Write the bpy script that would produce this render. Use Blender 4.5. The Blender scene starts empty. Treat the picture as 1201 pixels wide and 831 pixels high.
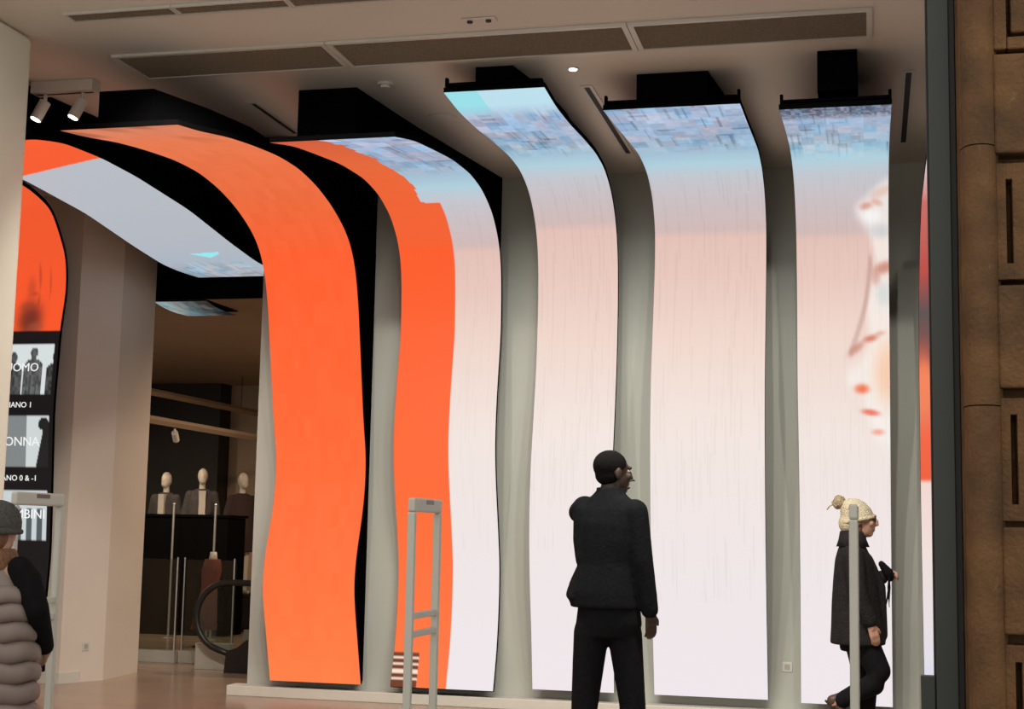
import bpy, bmesh, math, random
import numpy as np
from mathutils import Vector, Matrix
random.seed(7); rng = np.random.default_rng(7)
scene = bpy.context.scene
COL = scene.collection
PI = math.pi

# ------------------------------------------------------------------ camera
def cam_axes(yaw, pitch, roll):
    f = np.array([-math.sin(yaw)*math.cos(pitch), math.cos(yaw)*math.cos(pitch), math.sin(pitch)])
    r = np.array([math.cos(yaw), math.sin(yaw), 0.0]); d = -np.cross(r, f)
    c, s = math.cos(roll), math.sin(roll)
    return c*r+s*d, -s*r+c*d, f
_r, _d, _f = cam_axes(math.radians(13.816), math.radians(6.854), math.radians(-1.1527))
cam_data = bpy.data.cameras.new('camera'); cam = bpy.data.objects.new('camera', cam_data); COL.objects.link(cam)
cam.matrix_world = Matrix(((_r[0], -_d[0], -_f[0], 0), (_r[1], -_d[1], -_f[1], 0), (_r[2], -_d[2], -_f[2], 1.5), (0, 0, 0, 1)))
cam_data.sensor_width = 36; cam_data.lens = 1722/1201*36; cam_data.clip_start = .05; cam_data.clip_end = 200
scene.camera = cam
# ------------------------------------------------------------------ world, exposure
w = bpy.data.worlds.new('world'); scene.world = w; w.use_nodes = True
bg = w.node_tree.nodes['Background']; bg.inputs[0].default_value = (.50, .47, .42, 1); bg.inputs[1].default_value = 2.1
vs = scene.view_settings
vs.view_transform = 'Standard'; vs.look = 'None'; vs.gamma = 1; vs.exposure = 0; vs.use_curve_mapping = False

# ------------------------------------------------------------------ helpers
def lin(c):
    c = np.asarray(c, float)/255
    return np.where(c <= .04045, c/12.92, ((c+.055)/1.055)**2.4)
def L4(r, g, b): x = lin((r, g, b)); return (x[0], x[1], x[2], 1)
def mat(name, rgb, rough=.6, metal=0, var=.0, scale=8, bump=0, bscale=60, spec=.5, sheen=0):
    m = bpy.data.materials.new(name); m.use_nodes = True; nt = m.node_tree; b = nt.nodes['Principled BSDF']
    b.inputs['Base Color'].default_value = (*rgb, 1); b.inputs['Roughness'].default_value = rough; b.inputs['Metallic'].default_value = metal
    b.inputs['Specular IOR Level'].default_value = spec
    tc = nt.nodes.new('ShaderNodeTexCoord')
    if var > 0:
        n = nt.nodes.new('ShaderNodeTexNoise'); n.inputs['Scale'].default_value = scale; n.inputs['Detail'].default_value = 6
        nt.links.new(tc.outputs['Object'], n.inputs['Vector'])
        r = nt.nodes.new('ShaderNodeValToRGB'); nt.links.new(n.outputs['Fac'], r.inputs['Fac'])
        r.color_ramp.elements[0].position = .3; r.color_ramp.elements[1].position = .7
        r.color_ramp.elements[0].color = (*[max(0, c*(1-var)) for c in rgb], 1); r.color_ramp.elements[1].color = (*[min(1, c*(1+var)) for c in rgb], 1)
        nt.links.new(r.outputs['Color'], b.inputs['Base Color'])
    if bump > 0:
        n2 = nt.nodes.new('ShaderNodeTexNoise'); n2.inputs['Scale'].default_value = bscale; n2.inputs['Detail'].default_value = 5
        nt.links.new(tc.outputs['Object'], n2.inputs['Vector'])
        bp = nt.nodes.new('ShaderNodeBump'); bp.inputs['Strength'].default_value = bump; bp.inputs['Distance'].default_value = .02
        nt.links.new(n2.outputs['Fac'], bp.inputs['Height']); nt.links.new(bp.outputs['Normal'], b.inputs['Normal'])
    return m
def glow(name, rgb, s):
    m = mat(name, (.1, .1, .1)); b = m.node_tree.nodes['Principled BSDF']
    b.inputs['Emission Color'].default_value = (*rgb, 1); b.inputs['Emission Strength'].default_value = s
    return m
def screen_mat():
    m = bpy.data.materials.new('led_screen'); m.use_nodes = True; nt = m.node_tree; b = nt.nodes['Principled BSDF']
    b.inputs['Base Color'].default_value = (.008, .008, .008, 1); b.inputs['Roughness'].default_value = .6; b.inputs['Specular IOR Level'].default_value = .12
    a = nt.nodes.new('ShaderNodeAttribute'); a.attribute_name = 'picture'
    nt.links.new(a.outputs['Color'], b.inputs['Emission Color']); b.inputs['Emission Strength'].default_value = 1.0
    return m
def glass_mat():
    m = bpy.data.materials.new('clear_glass'); m.use_nodes = True; nt = m.node_tree; nt.nodes.remove(nt.nodes['Principled BSDF'])
    t = nt.nodes.new('ShaderNodeBsdfTransparent'); t.inputs[0].default_value = (.8, .84, .82, 1)
    g = nt.nodes.new('ShaderNodeBsdfGlossy'); g.inputs['Roughness'].default_value = .03
    fr = nt.nodes.new('ShaderNodeFresnel'); fr.inputs[0].default_value = 1.45
    mx = nt.nodes.new('ShaderNodeMixShader'); nt.links.new(fr.outputs[0], mx.inputs[0]); nt.links.new(t.outputs[0], mx.inputs[1]); nt.links.new(g.outputs[0], mx.inputs[2])
    nt.links.new(mx.outputs[0], nt.nodes['Material Output'].inputs[0])
    return m
def stone_mat():
    m = mat('brown_stone', (.118, .056, .018), .75, var=.4, scale=5, bump=.5, bscale=45); nt = m.node_tree; b = nt.nodes['Principled BSDF']
    ramp = [n for n in nt.nodes if n.type == 'VALTORGB'][0]
    tc = [n for n in nt.nodes if n.type == 'TEX_COORD'][0]
    n = nt.nodes.new('ShaderNodeTexNoise'); n.inputs['Scale'].default_value = 7; n.inputs['Detail'].default_value = 9; n.inputs['Roughness'].default_value = .7; n.inputs['Distortion'].default_value = 1.2
    nt.links.new(tc.outputs['Object'], n.inputs['Vector'])
    r2 = nt.nodes.new('ShaderNodeValToRGB'); r2.color_ramp.elements[0].position = .60; r2.color_ramp.elements[1].position = .74
    r2.color_ramp.elements[0].color = (0, 0, 0, 1); r2.color_ramp.elements[1].color = (.6, .6, .6, 1)
    nt.links.new(n.outputs['Fac'], r2.inputs['Fac'])
    mx = nt.nodes.new('ShaderNodeMixRGB'); nt.links.new(r2.outputs['Color'], mx.inputs['Fac']); nt.links.new(ramp.outputs['Color'], mx.inputs[1]); mx.inputs[2].default_value = (.25, .16, .08, 1)
    nt.links.new(mx.outputs['Color'], b.inputs['Base Color'])
    return m

M = dict(
    wall=mat('wall_paint', (.46, .48, .435), .7, var=.03, scale=1.5),
    ceil=mat('ceiling_paint', (.70, .665, .61), .8, var=.03, scale=1),
    jamb=mat('cream_paint', (.80, .78, .68), .6, var=.02, scale=2),
    column=mat('beige_paint', (.72, .64, .56), .6, var=.03, scale=2),
    skirting=mat('white_skirting', (.62, .60, .54), .5, var=.03),
    floor=mat('polished_floor', (.36, .26, .19), .22, var=.06, scale=2),
    pave=mat('pavement_stone', (.22, .20, .18), .7, var=.2, scale=6),
    black=mat('black_housing', (.0025, .0025, .003), 1.0, var=.1, spec=.0),
    case=mat('dark_casing', (.003, .003, .003), 1.0, var=.1, spec=.0),
    led=screen_mat(),
    white=mat('white_metal', (.62, .61, .57), .4, var=.02),
    gate=mat('gate_plastic', (.52, .52, .47), .4, var=.02),
    gatedark=mat('gate_sensor', (.12, .07, .06), .3, var=.05),
    grille=mat('grille_mesh', (.27, .21, .155), .8, var=.15, scale=60),
    slot=mat('slot_dark', (.02, .02, .02), .7, var=.1),
    post=mat('grey_green_metal', (.034, .043, .040), .45, .1, var=.05, scale=3),
    postd=mat('dark_gasket', (.012, .012, .012), .6, var=.1),
    stone=stone_mat(),
    suit=mat('black_suit', (.009, .010, .012), .9, var=.15, scale=30, bump=.2, spec=.08),
    suit2=mat('black_trousers', (.008, .008, .010), .9, var=.15, scale=30, bump=.2, spec=.08),
    skin_d=mat('dark_skin', (.045, .024, .017), .5, var=.1),
    skin_l=mat('light_skin', (.45, .26, .19), .5, var=.08),
    hair=mat('black_hair', (.008, .007, .007), .95, var=.2, scale=80, bump=.15, spec=.1),
    hairb=mat('brown_hair', (.16, .07, .03), .6, var=.3, scale=60, bump=.5),
    coat=mat('dark_coat', (.018, .017, .018), .9, var=.2, scale=20, bump=.4, spec=.1),
    leather=mat('brown_leather', (.06, .025, .02), .5, var=.2),
    shoe=mat('black_shoe', (.012, .012, .012), .35, var=.1),
    knit=mat('cream_knit', (.60, .53, .38), .9, var=.12, scale=60, bump=.8, bscale=120),
    knitp=mat('tan_fur', (.45, .36, .22), .95, var=.25, scale=60, bump=1, bscale=150),
    knitg=mat('grey_knit', (.075, .072, .07), .95, var=.2, scale=60, bump=.8, bscale=120),
    puffer=mat('mauve_nylon', (.20, .155, .14), .5, var=.06, scale=10),
    sleeve=mat('black_sleeve', (.006, .006, .007), .9, var=.15, scale=25, bump=.3, spec=.1),
    mann=mat('white_mannequin', (.55, .50, .44), .4, var=.02),
    mjack=mat('grey_jacket', (.05, .045, .045), .9, var=.15, scale=25),
    mcoat=mat('dark_red_coat', (.03, .015, .015), .9, var=.15, scale=25),
    shirt=mat('pale_shirt', (.45, .42, .38), .8, var=.05),
    counter=mat('black_counter', (.003, .003, .003), .9, var=.1, spec=.03),
    inner=mat('inner_wall', (.33, .25, .18), .8, var=.05, scale=1),
    innerd=mat('inner_dark', (.018, .016, .017), .7, var=.2, scale=1),
    steel=mat('brushed_steel', (.45, .45, .43), .35, .8, var=.05),
    panel=mat('pale_panel', (.40, .38, .33), .5, var=.05),
    rubber=mat('handrail_rubber', (.010, .009, .009), .4, var=.1),
    red=mat('red_fabric', (.13, .022, .013), .8, var=.2),
    glass=glass_mat(), lens=glow('lamp_lens', (1, .93, .85), 14), dot=glow('downlight_lens', (1, .95, .88), 9),
    letter=glow('lit_letters', (.85, .87, .87), 1.0), dark=mat('dark_lens', (.01, .01, .01), .2), eye=mat('eye_white', (.30, .28, .26), .5, spec=.1),
)

def mesh_from_bm(name, bm, smooth=False):
    me = bpy.data.meshes.new(name); bmesh.ops.recalc_face_normals(bm, faces=bm.faces[:]); bm.to_mesh(me); bm.free()
    if smooth:
        for p in me.polygons: p.use_smooth = True
    return me
def link(name, me, m, parent=None, loc=(0, 0, 0), rz=0):
    o = bpy.data.objects.new(name, me); COL.objects.link(o)
    if m is not None and me is not None and not me.materials: me.materials.append(m)
    if parent is not None: o.parent = parent
    o.location = loc; o.rotation_euler = (0, 0, rz)
    return o
def obj(name, bm, m, parent=None, loc=(0, 0, 0), smooth=False): return link(name, mesh_from_bm(name, bm, smooth), m, parent, loc)
def tag(o, label=None, cat=None, group=None, kind=None):
    if label: o['label'] = label
    if cat: o['category'] = cat
    if group: o['group'] = group
    if kind: o['kind'] = kind
    return o
def thing(name, label, cat, loc=(0, 0, 0), group=None, rz=0):
    o = bpy.data.objects.new(name, None); COL.objects.link(o); o.location = loc; o.rotation_euler = (0, 0, rz); o.empty_display_size = .1
    return tag(o, label, cat, group)
def box(bm, x0, x1, y0, y1, z0, z1, bev=0, seg=2):
    g = bmesh.ops.create_cube(bm, size=1)['verts']
    for v in g: v.co = Vector((x0+(v.co.x+.5)*(x1-x0), y0+(v.co.y+.5)*(y1-y0), z0+(v.co.z+.5)*(z1-z0)))
    if bev > 0:
        es = list({e for v in g for e in v.link_edges})
        bmesh.ops.bevel(bm, geom=es, offset=bev, segments=seg, affect='EDGES', profile=.5)
    return bm
def B(*a, **k): return box(bmesh.new(), *a, **k)
def prism(bm, pts, z0, z1):
    lo = [bm.verts.new((x, y, z0)) for x, y in pts]; hi = [bm.verts.new((x, y, z1)) for x, y in pts]
    n = len(pts); bm.faces.new(lo[::-1]); bm.faces.new(hi)
    for i in range(n): bm.faces.new((lo[i], lo[(i+1) % n], hi[(i+1) % n], hi[i]))
    return bm
def frame_of(d):
    d = Vector(d).normalized(); a = Vector((0, 0, 1)) if abs(d.z) < .9 else Vector((1, 0, 0))
    u = d.cross(a).normalized(); return u, d.cross(u).normalized()
def tube(bm, pts, radii, seg=12, cap=True):
    pts = [Vector(p) for p in pts]; n = len(pts)
    if not hasattr(radii, '__len__'): radii = [radii]*n
    rings = []; pu = None
    for i, p in enumerate(pts):
        d = (pts[min(i+1, n-1)]-pts[max(i-1, 0)]).normalized()
        if pu is None: u, v = frame_of(d)
        else:
            u = (pu-d*pu.dot(d)).normalized(); v = d.cross(u)
        pu = u
        rings.append([bm.verts.new(p+(u*math.cos(2*PI*k/seg)+v*math.sin(2*PI*k/seg))*radii[i]) for k in range(seg)])
    for a, b in zip(rings, rings[1:]):
        for k in range(seg): bm.faces.new((a[k], a[(k+1) % seg], b[(k+1) % seg], b[k]))
    if cap: bm.faces.new(rings[0][::-1]); bm.faces.new(rings[-1])
    return bm
def ball(bm, c, r, rot=None, u=16, v=10):
    g = bmesh.ops.create_uvsphere(bm, u_segments=u, v_segments=v, radius=1)['verts']
    r = r if hasattr(r, '__len__') else (r, r, r)
    mt = Matrix.Translation(c) @ (rot.to_4x4() if rot is not None else Matrix.Identity(4)) @ Matrix.Diagonal((*r, 1))
    for x in g: x.co = mt @ x.co
    return bm
def limb(bm, pts, radii, seg=14):
    tube(bm, pts, radii, seg)
    for p, r in zip(pts, radii): ball(bm, p, r, u=seg, v=8)
def loft(bm, rings, seg=24):
    """rings: (x, y, z, rx, ry, yaw)"""
    rs = []
    for (x, y, z, a, b, yw) in rings:
        c, s = math.cos(yw), math.sin(yw); r = []
        for k in range(seg):
            t = 2*PI*k/seg; px, py = a*math.cos(t), b*math.sin(t)
            r.append(bm.verts.new((x+c*px-s*py, y+s*px+c*py, z)))
        rs.append(r)
    for p, q in zip(rs, rs[1:]):
        for k in range(seg): bm.faces.new((p[k], p[(k+1) % seg], q[(k+1) % seg], q[k]))
    bm.faces.new(rs[0][::-1]); bm.faces.new(rs[-1])
    return bm
def fuse(name, bm, m, parent, voxel=.012, smooth=4):
    """union of overlapping closed pieces as one continuous surface"""
    me = mesh_from_bm(name, bm); t = bpy.data.objects.new('tmp', me); COL.objects.link(t)
    md = t.modifiers.new('r', 'REMESH'); md.mode = 'VOXEL'; md.voxel_size = voxel; md.use_smooth_shade = True
    sm = t.modifiers.new('s', 'SMOOTH'); sm.factor = .5; sm.iterations = smooth
    dg = bpy.context.evaluated_depsgraph_get(); dg.update()
    me2 = bpy.data.meshes.new_from_object(t.evaluated_get(dg)); me2.name = name
    bpy.data.objects.remove(t); bpy.data.meshes.remove(me)
    for p in me2.polygons: p.use_smooth = True
    me2.materials.clear()
    return link(name, me2, m, parent)
def struct(name, bm, m, parent=None, label=None): 
    o = obj(name, bm, m, parent)
    if parent is None: o['kind'] = 'structure'
    if label: o['label'] = label
    return o

# ------------------------------------------------------------------ setting
ZC = 4.66; YW = 12.566; XW = -5.49
struct('floor', B(-13, 4.2, 6.9, 26, -.2, 0), M['floor'])
struct('pavement', B(-13, 8, -6, 6.898, -.25, -.02), M['pave'])
struct('ceiling', B(-9.2, 4.2, 7.0, 14.1, ZC, ZC+.2), M['ceil'])
struct('wall_back', B(XW, 4.2, YW, 13.2, 0, ZC-.001), M['wall'])
struct('wall_right', B(4.2, 4.4, 7.2, 13.2, 0, ZC), M['wall'])
struct('wall_left', B(-9.4, -9.2, 8.33, 13.9, 0, ZC), M['column'])
struct('wall_front', B(-9.4, -5.33, 7.0, 8.33, 0, ZC-.002, bev=.05, seg=4), M['jamb'], label='cream painted wall end at the left edge of the shop opening')
struct('wall_header', B(-9.4, 8, 6.8, 7.2, ZC+.21, 7.5), M['stone'])
b = bmesh.new(); prism(b, [(-9.19, 12.6), (-7.4, 12.6), (-7.2, 13.06), (-7.28, 13.9), (-9.19, 13.9)], 0, ZC-.003)
col_o = struct('wall_column', b, M['column'], label='beige column with a slanted corner beside the shop passage')
b = bmesh.new(); prism(b, [(-9.19, 12.585), (-7.393, 12.585), (-7.3, 12.8), (-7.31, 12.83), (-7.405, 12.599), (-9.19, 12.599)], 0, .10)
struct('baseboard_left', b, M['skirting'])
struct('trim_1', B(-5.60, 4.1, 12.366, YW-.002, 0, .089, bev=.006), M['skirting'], label='low pale plinth running under the tall screens')
# passage and inner room
struct('wall_bulkhead', B(-13, -4.41, 13.95, 14.09, 3.86, ZC-.003), M['black'], label='black bulkhead over the passage')
struct('ceiling_inner', B(-13, -3, 14.11, 26, 3.86, 4.0), M['inner'])
struct('wall_inner_right', B(-4.6, -4.4, 13.21, 26, 0, 3.859), M['inner'])
struct('wall_inner_back', B(-10.55, -4.61, 23.0, 23.2, 0, 3.859), M['inner'])
struct('wall_inner_dark', B(-13, -10.56, 22.6, 23.2, 0, 3.859), M['innerd'], label='dark wall at the far back of the shop')
struct('wall_inner_left', B(-13.2, -13.01, 13.9, 26, 0, 3.859), M['innerd'])

# right post and stone facade
p = thing('door_post', 'dark grey-green metal post between the shop opening and brown stonework', 'post', (.33, 7.2, 0)); p['kind'] = 'structure'
del p['category']
obj('post_body', B(-.048, .05, -.06, .06, 0, ZC-.003, bev=.004), M['post'], p)
obj('gasket', B(.051, .075, -.05, .05, 0, ZC-.003), M['postd'], p)
obj('gasket', B(-.056, -.0485, -.03, .03, 0, ZC-.003), M['postd'], p)
fac = struct('wall_facade', B(.41, 3.2, 7.05, 7.4, 0, 6.2), M['stone'], label='brown stone facade of moulding and rusticated blocks')
zs = [0, .52, 1.03, 1.09]
def half_round(z0, z1, r=.085):
    bm = bmesh.new(); pts = [(.415, 7.049), (.415, 6.97)]
    for k in range(13):
        t = PI-PI*k/12; pts.append((.497+r*.9*math.cos(t), 6.95+r*math.sin(-t)*1.0 if False else 6.96-r*math.sin(t)))
    pts += [(.583, 6.97), (.583, 7.049)]
    return prism(bm, pts, z0, z1)
for z0, z1 in ((.0, .6), (.606, 2.1), (2.106, 3.30), (3.306, 4.8), (4.806, 6.2)):
    obj('moulding_segment', half_round(z0, z1), M['stone'], fac, smooth=False)
def block_panel(z0, z1):
    bm = bmesh.new(); x0, x1, y0, y1 = .562, 1.5, 6.915, 7.049
    box(bm, x0, x1, y0, y1, z0, z1, bev=.012)
    return bm
def block_frame(z0, z1):            # sunk panel edged by a groove: frame bars with a field between
    bm = bmesh.new(); x0, x1, y0, y1 = .567, 1.5, 6.93, 7.049; g = .06
    box(bm, x0, x0+g, y0, y1, z0, z1, bev=.008); box(bm, x1-g, x1, y0, y1, z0, z1, bev=.008)
    box(bm, x0+g+.001, x1-g-.001, y0, y1, z0, z0+g, bev=.008); box(bm, x0+g+.001, x1-g-.001, y0, y1, z1-g, z1, bev=.008)
    box(bm, x0+g+.02, x1-g-.02, y0+.004, y1, z0+g+.02, z1-g-.02, bev=.01)
    return bm
def block_slot(z0, z1):             # plain block cut by one narrow upright slot near its edge
    bm = bmesh.new(); x0, x1, y0, y1 = .567, 1.5, 6.93, 7.049; a, b_, g = .610, .638, .075
    box(bm, x0, a, y0, y1, z0, z1, bev=.004); box(bm, b_, x1, y0, y1, z0, z1, bev=.004)
    box(bm, a-.004, b_+.004, y0+.001, y1, z0+.001, z0+g, bev=.003); box(bm, a-.004, b_+.004, y0+.001, y1, z1-g, z1-.001, bev=.003)
    return bm
for z0, z1 in ((.03, .49), (1.09, 1.562), (2.185, 2.653), (3.267, 3.737), (4.30, 4.77), (5.36, 5.84)):
    obj('stone_block', block_panel(z0, z1), M['stone'], fac)
for z0, z1 in ((.515, 1.045), (1.588, 2.14), (2.68, 3.222), (3.762, 4.26), (4.80, 5.33)):
    obj('stone_block', (block_frame if z0 > 3.5 else block_slot)(z0, z1), M['stone'], fac)
k = thing('service_box', 'dark grey box at the foot of the metal door post', 'box', (.252, 7.19, 0))
obj('body', B(-.038, .025, -.03, .04, 0, .875, bev=.003), M['post'], k); obj('cover_edge', B(-.045, -.0385, -.025, .035, .0, .87), M['panel'], k)

# ------------------------------------------------------------------ LED ribbons
def profile(pts, step=.018):
    P = np.array(pts, float); d = np.r_[0, np.cumsum(np.hypot(*np.diff(P, axis=0).T))]
    t = np.linspace(0, d[-1], 900); Q = np.c_[np.interp(t, d, P[:, 0]), np.interp(t, d, P[:, 1])]
    sg = .10/(t[1]-t[0]); kx = np.arange(-int(3*sg), int(3*sg)+1); kw = np.exp(-kx**2/2/sg**2); kw /= kw.sum(); n = len(kx)//2
    ext = np.vstack([2*Q[0]-Q[n:0:-1], Q, 2*Q[-1]-Q[-2:-n-2:-1]])
    Q = np.c_[np.convolve(ext[:, 0], kw, 'valid'), np.convolve(ext[:, 1], kw, 'valid')]
    d = np.r_[0, np.cumsum(np.hypot(*np.diff(Q, axis=0).T))]; m = max(8, int(d[-1]/step)); t = np.linspace(0, d[-1], m)
    return np.c_[np.interp(t, d, Q[:, 0]), np.interp(t, d, Q[:, 1])]
def offset(Q, k):
    T = np.gradient(Q, axis=0); T /= np.linalg.norm(T, axis=1)[:, None]
    N = np.c_[-T[:, 1], T[:, 0]]                 # from end to base: back of the screen (toward ceiling and wall)
    if N[0, 1] < 0: N = -N
    return Q+N*k
def screen_mesh(x0, x1, Q, fn, nu=90):
    m = len(Q); u = np.linspace(0, 1, nu); h = np.r_[0, np.cumsum(np.hypot(*np.diff(Q, axis=0).T))]; h = h[-1]-h    # arc from the foot
    U, Hh = np.meshgrid(u, h); Yy = np.repeat(Q[:, :1], nu, 1); Zz = np.repeat(Q[:, 1:], nu, 1)
    V = np.c_[(x0+(x1-x0)*U).ravel(), Yy.ravel(), Zz.ravel()]
    i = np.arange((m-1)*nu).reshape(m-1, nu)[:, :-1].ravel()
    Fc = np.c_[i, i+1, i+nu+1, i+nu]
    me = bpy.data.meshes.new('screen_face'); me.vertices.add(len(V)); me.vertices.foreach_set('co', V.ravel())
    me.loops.add(Fc.size); me.loops.foreach_set('vertex_index', Fc.ravel().astype(np.int32))
    me.polygons.add(len(Fc)); me.polygons.foreach_set('loop_start', np.arange(0, Fc.size, 4, dtype=np.int32))
    me.polygons.foreach_set('use_smooth', np.ones(len(Fc), bool)); me.update(calc_edges=True); me.validate()
    C = lin(np.clip(fn(U, Hh, Yy, Zz), 0, 255)); A = np.ones((len(V), 4)); A[:, :3] = C.reshape(-1, 3)
    at = me.attributes.new('picture', 'FLOAT_COLOR', 'POINT'); at.data.foreach_set('color', A.ravel().astype(np.float32))
    return me
def strip_solid(x0, x1, Qa, Qb):
    """closed solid between two (y,z) polylines of the same length"""
    bm = bmesh.new(); rows = []
    for (a, b_) in zip(Qa, Qb):
        rows.append([bm.verts.new((x0, *a)), bm.verts.new((x1, *a)), bm.verts.new((x1, *b_)), bm.verts.new((x0, *b_))])
    for r, s in zip(rows, rows[1:]):
        for k in range(4): bm.faces.new((r[k], r[(k+1) % 4], s[(k+1) % 4], s[k]))
    bm.faces.new(rows[0][::-1]); bm.faces.new(rows[-1])
    return bm

PR = {
 'r1': [(8.45,4.06),(8.75,4.10),(9.2,4.18),(9.6,4.23),(10.08,4.275),(10.5,4.28),(10.88,4.235),(11.2,4.16),(11.5,4.05),(11.72,3.92),(11.86,3.73),(11.96,3.45),(12.04,3.1),(12.13,2.7),(12.2,2.4),(12.29,2.13),(12.29,1.85),(12.24,1.6),(12.15,1.36),(12.09,1.12),(12.09,.95),(12.14,.77),(12.23,.5),(12.34,.15)],
 'r2': [(9.28,4.15),(9.72,4.24),(10.14,4.29),(10.69,4.35),(11.22,4.365),(11.6,4.32),(11.95,4.20),(12.19,4.0),(12.28,3.8),(12.31,3.55),(12.32,3.2),(12.25,2.8),(12.21,2.5),(12.20,2.2),(12.25,1.93),(12.36,1.55),(12.45,1.2),(12.45,.83),(12.41,.5),(12.31,.15)],
 'r3': [(9.32,4.455),(9.7,4.43),(10.17,4.44),(10.7,4.475),(11.2,4.495),(11.6,4.47),(11.91,4.37),(12.12,4.22),(12.26,4.02),(12.32,3.78),(12.34,3.45),(12.31,2.95),(12.24,2.5),(12.17,2.13),(12.14,1.7),(12.16,1.35),(12.22,1.0),(12.31,.6),(12.38,.175)],
 'r4': [(9.72,4.395),(10.3,4.43),(10.9,4.475),(11.35,4.50),(11.78,4.46),(12.1,4.32),(12.27,4.08),(12.26,3.75),(12.19,3.35),(12.08,2.8),(12.06,2.4),(12.1,1.85),(12.17,1.35),(12.27,.85),(12.36,.5),(12.44,.17)],
 'r5': [(9.5,4.275),(10.2,4.34),(10.8,4.37),(11.2,4.33),(11.52,4.19),(11.76,3.93),(11.85,3.44),(11.87,2.77),(11.97,2.45),(12.15,1.83),(12.25,1.08),(12.28,.175)],
 'r6': [(9.6,4.06),(10.25,4.06),(11.17,4.01),(11.65,3.8),(12.05,3.4),(12.22,2.96),(12.25,2.37),(12.19,1.49),(12.0,.49),(11.95,.175)],
 'ra': [(10.3,4.45),(10.9,4.5),(11.48,4.45),(11.85,4.35),(12.14,3.97),(12.18,3.66),(12.11,3.28),(12.09,2.92),(12.07,2.52),(12.11,1.9),(12.15,1.2),(12.1,.6),(12.15,.15)],
 'r0': [(8.75,4.08),(9.11,4.21),(9.53,4.29),(10.07,4.316),(10.64,4.305),(11.6,4.24),(12.5,4.117),(13.1,4.05),(13.5,4.045),(13.9,4.06)],
}
# ---- pictures shown on the screens
def ramp(h, stops):
    hs = [s[0] for s in stops]; return np.stack([np.interp(h, hs, [s[1][k] for s in stops]) for k in range(3)], -1)
def hashn(a, b_, seed=0):
    x = np.sin(a*127.1+b_*311.7+seed*74.7)*43758.5453; return x-np.floor(x)
def streaks(U, H, amp):
    c = np.floor(U*88); r = np.floor(H/.35+hashn(c, 0, 5)*9); v = hashn(c, r, 3)
    return -amp*np.clip((v-.80)/.2, 0, 1)
def mosaic(U, H, C, h0, h1, amp, seed):
    m = np.clip((H-h0)/.35, 0, 1)*np.clip((h1-H)/.3, 0, 1)
    a = hashn(np.floor(U*8), np.floor(H/.22+.5*(np.floor(U*8) % 2)), seed)-.5; b_ = hashn(np.floor(U*23), np.floor(H/.08), seed+1)-.5
    c = hashn(np.floor(U*60), np.floor(H/.33), seed+2); d = hashn(np.floor(U*7), np.floor(H/.055), seed+3)
    val = a*52+b_*20-np.clip((c-.90)/.1, 0, 1)*70-np.clip((d-.90)/.1, 0, 1)*50
    t = hashn(np.floor(U*8), np.floor(H/.25), seed+4)-.5
    C = C+(val*amp*m)[..., None]; C[..., 0] -= t*30*m; C[..., 2] += t*12*m
    return C
PINK = [(0,(238,230,234)),(1.0,(238,229,230)),(2.2,(241,228,222)),(3.0,(238,213,202)),(3.6,(231,198,187)),(3.88,(227,193,183)),(3.95,(209,186,184)),(4.2,(203,191,194)),(4.5,(194,198,206)),(4.75,(172,206,220)),(5.1,(156,186,206)),(5.6,(150,170,195)),(6.2,(160,180,208)),(7.2,(165,188,215))]
def shift(st, k): return [(h+k if h > 3.5 else h, c) for h, c in st]
def pic3(U, H, Y, Z):
    C = ramp(H, shift(PINK, .08)); C = mosaic(U, H, C, 5.0, 6.75, .6, 1)
    f = np.clip((H-6.4)/.3, 0, 1)[..., None]; cy = np.where((U < .33)[..., None], np.array([150., 222, 232]), np.array([186., 222, 236]))
    C = C*(1-f)+cy*f; return C+(streaks(U, H, 9)*((H > 1.2) & (H < 4.6)))[..., None]
def pic4(U, H, Y, Z):
    C = ramp(H, PINK); C = mosaic(U, H, C, 5.0, 8.0, .62, 2); return C+(streaks(U, H, 8)*((H > .8) & (H < 4.6)))[..., None]
def inpoly(px, py, poly):
    r = np.zeros(px.shape, bool); n = len(poly)
    for i in range(n):
        (x0, y0), (x1, y1) = poly[i], poly[(i+1) % n]
        if y0 == y1: continue
        r ^= ((y0 > py) != (y1 > py)) & (px < (x1-x0)*(py-y0)/(y1-y0)+x0)
    return r
def blob(C, U, Z, u, z, su, sz, col, a=1.0, rot=0):
    du, dz = U-u, Z-z; c, s = math.cos(rot), math.sin(rot); x = (du*c+dz*s)/su; y = (-du*s+dz*c)/sz
    k = (a*np.exp(-np.power(x*x+y*y, 1.5)))[..., None]; return C*(1-k)+np.array(col, float)*k
def soft(m, k=3):
    m = m.astype(float)
    for ax in (0, 1):
        m = sum(np.roll(m, j, ax) for j in range(-k, k+1))/(2*k+1) if ax == 0 else sum(m[:, np.clip(np.arange(m.shape[1])+j, 0, m.shape[1]-1)] for j in range(-k, k+1))/(2*k+1)
    return m[..., None]
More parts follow.
